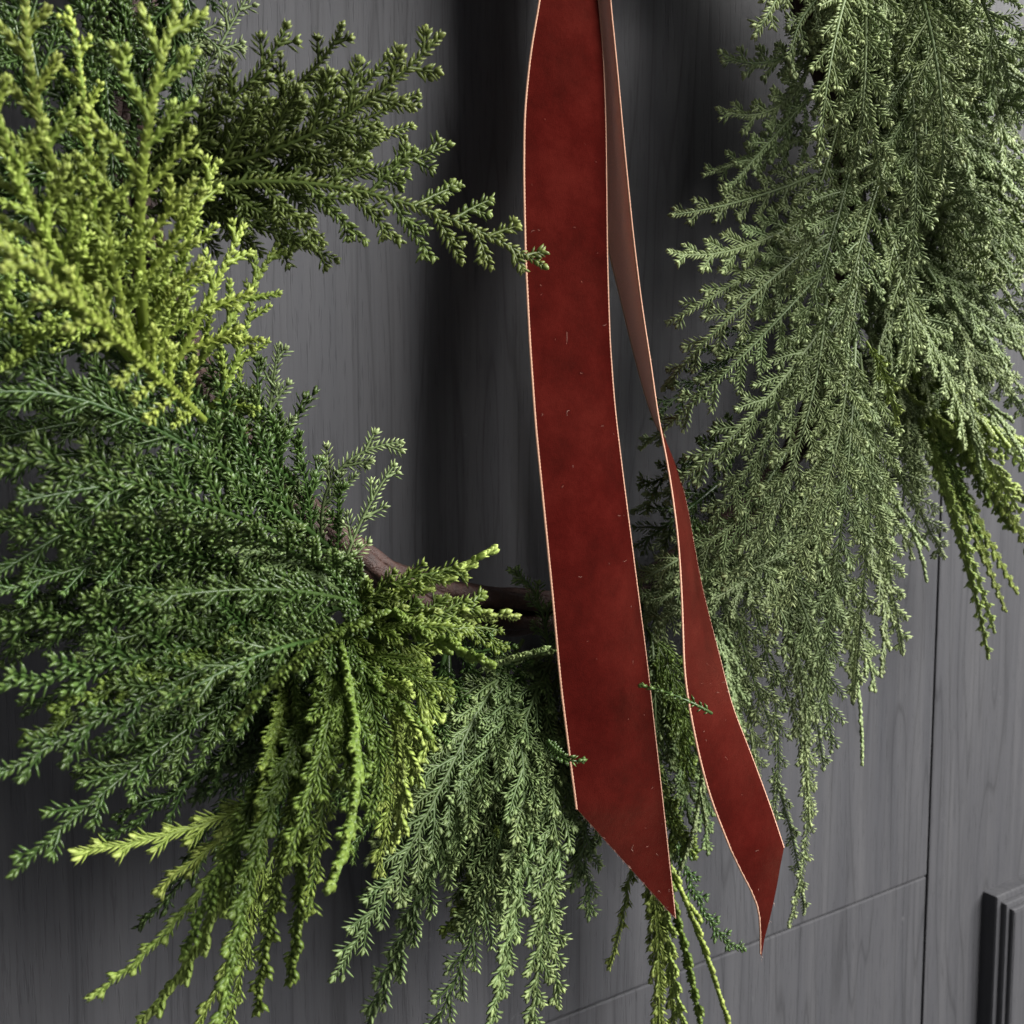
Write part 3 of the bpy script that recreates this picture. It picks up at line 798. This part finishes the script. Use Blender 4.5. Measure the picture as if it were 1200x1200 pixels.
def tail(Lp, Rp, cut, dfun, sign, bow, flip):
    """Lp, Rp edges from top to the start of the slanted cut; cut = points along the cut from the short edge to the long tip"""
    n = 120
    l, r = resample(Lp, n), resample(Rp, n)
    es = np.array([solve_row(l[i], r[i], dfun(i/(n-1)), sign) for i in range(n)])
    ker = np.ones(15)/15; es = np.convolve(np.pad(es, 7, mode='edge'), ker, 'valid')
    Lw = np.array([at(l[i][0], l[i][1], dfun(i/(n-1))+sign*es[i]) for i in range(n)])
    Rw = np.array([at(r[i][0], r[i][1], dfun(i/(n-1))-sign*es[i]) for i in range(n)])
    dL, dR = dfun(1)+sign*es[-1], dfun(1)-sign*es[-1]
    cl, cr = cut
    m = len(cl)
    for i in range(1, m):
        f = i/(m-1)
        fl_ = cl[i]; fr_ = cr[i]
        if cut_side == 'L':
            Lw = np.vstack([Lw, at(fl_[0], fl_[1], dL+(dR-dL)*f)]); Rw = np.vstack([Rw, at(fr_[0], fr_[1], dR)])
        else:
            Rw = np.vstack([Rw, at(fr_[0], fr_[1], dR+(dL-dR)*f)]); Lw = np.vstack([Lw, at(fl_[0], fl_[1], dL)])
    return Lw, Rw, n

def build_tail(Lw, Rw, nfull, cut_side, bow):
    n = len(Lw); k = 15
    u = np.linspace(0, 1, k)
    G = Lw[:, None]*(1-u)[None, :, None]+Rw[:, None]*u[None, :, None]
    dv = np.gradient(G, axis=0); du = np.gradient(G, axis=1)
    nn = np.cross(dv, du); nn /= np.linalg.norm(nn, axis=2)[..., None]+1e-12       # towards the velvet side
    nn = nn.mean(1); 
    for _ in range(4): nn[1:-1] = .25*nn[:-2]+.5*nn[1:-1]+.25*nn[2:]
    nn /= np.linalg.norm(nn, axis=1)[:, None]
    wloc = np.linalg.norm(Rw-Lw, axis=1)/WID
    prof = (4*u*(1-u))
    t = np.linspace(0, 1, n)
    wav = bow*(0.7+0.5*np.sin(9*t+0.6))
    G = G + nn[:, None]*(prof[None, :]*(wav*wloc**2)[:, None])[..., None]
    i, j = np.meshgrid(np.arange(n-1), np.arange(k-1), indexing='ij'); i, j = i.ravel(), j.ravel()
    q = np.stack([i*k+j, i*k+j+1, (i+1)*k+j+1, (i+1)*k+j], 1)
    V = G.reshape(-1, 3)
    org = G[0, k//2]
    front = G + nn[:, None]*0.00045
    # velvet face, wrapped round the rim so that it has thickness
    tl = link('tail', mesh_np('tail', front.reshape(-1, 3)-org, [q], VELVET), ribbon, org-RO)
    back = G - nn[:, None]*0.00012
    rim = []
    F0 = (front.reshape(-1, 3)-org); B0 = (back.reshape(-1, 3)-org); off = len(F0)
    for a in range(n-1):
        rim.append((a*k, (a+1)*k, off+(a+1)*k, off+a*k)); rim.append((a*k+k-1, off+a*k+k-1, off+(a+1)*k+k-1, (a+1)*k+k-1))
    for b in range(k-1):
        e = (n-1)*k; rim.append((e+b, e+b+1, off+e+b+1, off+e+b))
    link('satin_back', mesh_np('satin_back', np.vstack([F0, B0]), [q[:, ::-1]+off, np.array(rim)], SATIN), tl)
    # woven selvedge along each long edge
    for side in ('L', 'R'):
        col = 0 if side == 'L' else k-1
        last = nfull if side == cut_side else n
        E = G[:last, col]; dirn = (G[:last, col]-G[:last, k//2]); dirn /= np.linalg.norm(dirn, axis=1)[:, None]+1e-12
        nl = nn[:last]
        a = np.arange(8)*math.pi/4
        # fine rows so that the weave's beading shows
        mm = last*5; uu = np.linspace(0, last-1, mm)
        ii = lambda Aq: np.stack([np.interp(uu, np.arange(last), Aq[:, c]) for c in range(3)], 1)
        Ei, di, ni = ii(E), ii(dirn), ii(nl)
        rw = 0.00075*(1+0.07*np.where(np.arange(mm) % 2, 1, -1)); rt = 0.00050*(1+0.07*np.where(np.arange(mm) % 2, 1, -1))
        Vt = (Ei[:, None]+np.cos(a)[None, :, None]*rw[:, None, None]*di[:, None]+np.sin(a)[None, :, None]*rt[:, None, None]*ni[:, None]).reshape(-1, 3)-org
        i2, j2 = np.meshgrid(np.arange(mm-1), np.arange(8), indexing='ij'); i2, j2 = i2.ravel(), j2.ravel()
        qq = np.stack([i2*8+j2, i2*8+(j2+1) % 8, (i2+1)*8+(j2+1) % 8, (i2+1)*8+j2], 1)
        link('selvedge', mesh_np('selvedge', Vt, [qq], EDGE), tl)
    # lint and stray pile caught on the velvet, frayed threads on the cut
    g = Geo()
    for _ in range(50):
        a, b = rng.integers(2, n-2), rng.integers(1, k-1)
        p = front[a, b]+nn[a]*0.0003
        tv = unit(unit(dv[a, b])*rng.normal()+unit(du[a, b])*rng.normal()); sv = np.cross(nn[a], tv)
        ln = rng.uniform(.0004, .0016) if rng.random() < .93 else rng.uniform(.003, .006)
        s_ = np.linspace(-.5, .5, 6)[:, None]; cv = rng.normal(0, .9)
        Pq = p+tv*ln*s_+sv*ln*cv*(s_**2)+nn[a]*0.0003*(1+np.sin(3*s_))
        T_, S_, N_ = frames(Pq, nn[a]+1e-3)
        tube(g, Pq, .000055, .00004, S_, N_, 3)
    edge_c = [(G[a, 0 if cut_side == 'L' else k-1], a) for a in range(nfull, n)]
    for p, a in edge_c:
        for _ in range(6):
            pp = p+unit(dv[a, 0])*rng.normal(0, .001)
            dirn = unit(unit(dv[min(a, n-1), k//2])+rng.normal(0, .5, 3)); s_ = np.linspace(0, 1, 4)[:, None]
            Pq = pp+dirn*rng.uniform(.0005, .0022)*s_
            T_, S_, N_ = frames(Pq, nn[a]+1e-3); tube(g, Pq, .00007, .00004, S_, N_, 3)
    link('lint', g.mesh('lint', LINT, org), tl, (0, 0, 0), 'stuff')
    return tl

cut_side = 'L'
Lp = [(650,-330),(643,-160),(636,-25),(633,0),(622,60),(615,130),(614,200),(616,300),(621,400),(628,500),(638,600),(648,700),(657,800),(667,880),(676,948)]
Rp = [(688,-330),(693,-160),(698,-25),(700,0),(706,60),(709,130),(710,200),(711,300),(714,400),(720,480),(731,570),(744,670),(757,770),(766,850),(775,930)]
cl = np.linspace((676,948), (788,1073), 14); cr = np.array([np.array((775,930))+(np.array((791,1076))-np.array((775,930)))*f for f in np.linspace(0, 1, 14)])
Lw, Rw, nf = tail(Lp, Rp, (cl, cr), lambda t: 0.052+0.038*max(0, (t-.25)/.75), 1, .001, False)
build_tail(Lw, Rw, nf, 'L', 0.0016)

cut_side = 'R'
Ap = [(700,-330),(707,-160),(713,-25),(715,0),(723,80),(732,180),(742,280),(752,360),(763,430),(771,490),(783,547),(788,580),(795,633),(799,700),(802,793),(808,830),(820,890),(833,937),(857,997)]
Bp = [(684,-330),(684,-160),(686,-25),(688,0),(694,100),(703,200),(712,290),(725,340),(738,395),(755,460),(768,500),(790,537),(803,582),(813,640),(820,680),(833,733),(847,785),(855,823),(877,877),(903,947),(918,993)]
acut = np.array([(857,997),(868,1020),(880,1043),(887,1060),(890,1075),(891,1095),(891,1118)], float)
bcut = np.array([(918,993),(914,1013),(910,1036),(906,1056),(901,1078),(895,1100),(892,1120)], float)
Lw, Rw, nf = tail(Ap, Bp, (acut, bcut), lambda t: 0.042+0.070*max(0, (t-.23)/.77)**1.3, 1, .001, False)
build_tail(Lw, Rw, nf, 'R', 0.0012)

if __name__ == '__main__':
    print('TRIS', sum(sum(len(p.vertices)-2 for p in m.polygons) for m in bpy.data.meshes if len(m.polygons)))
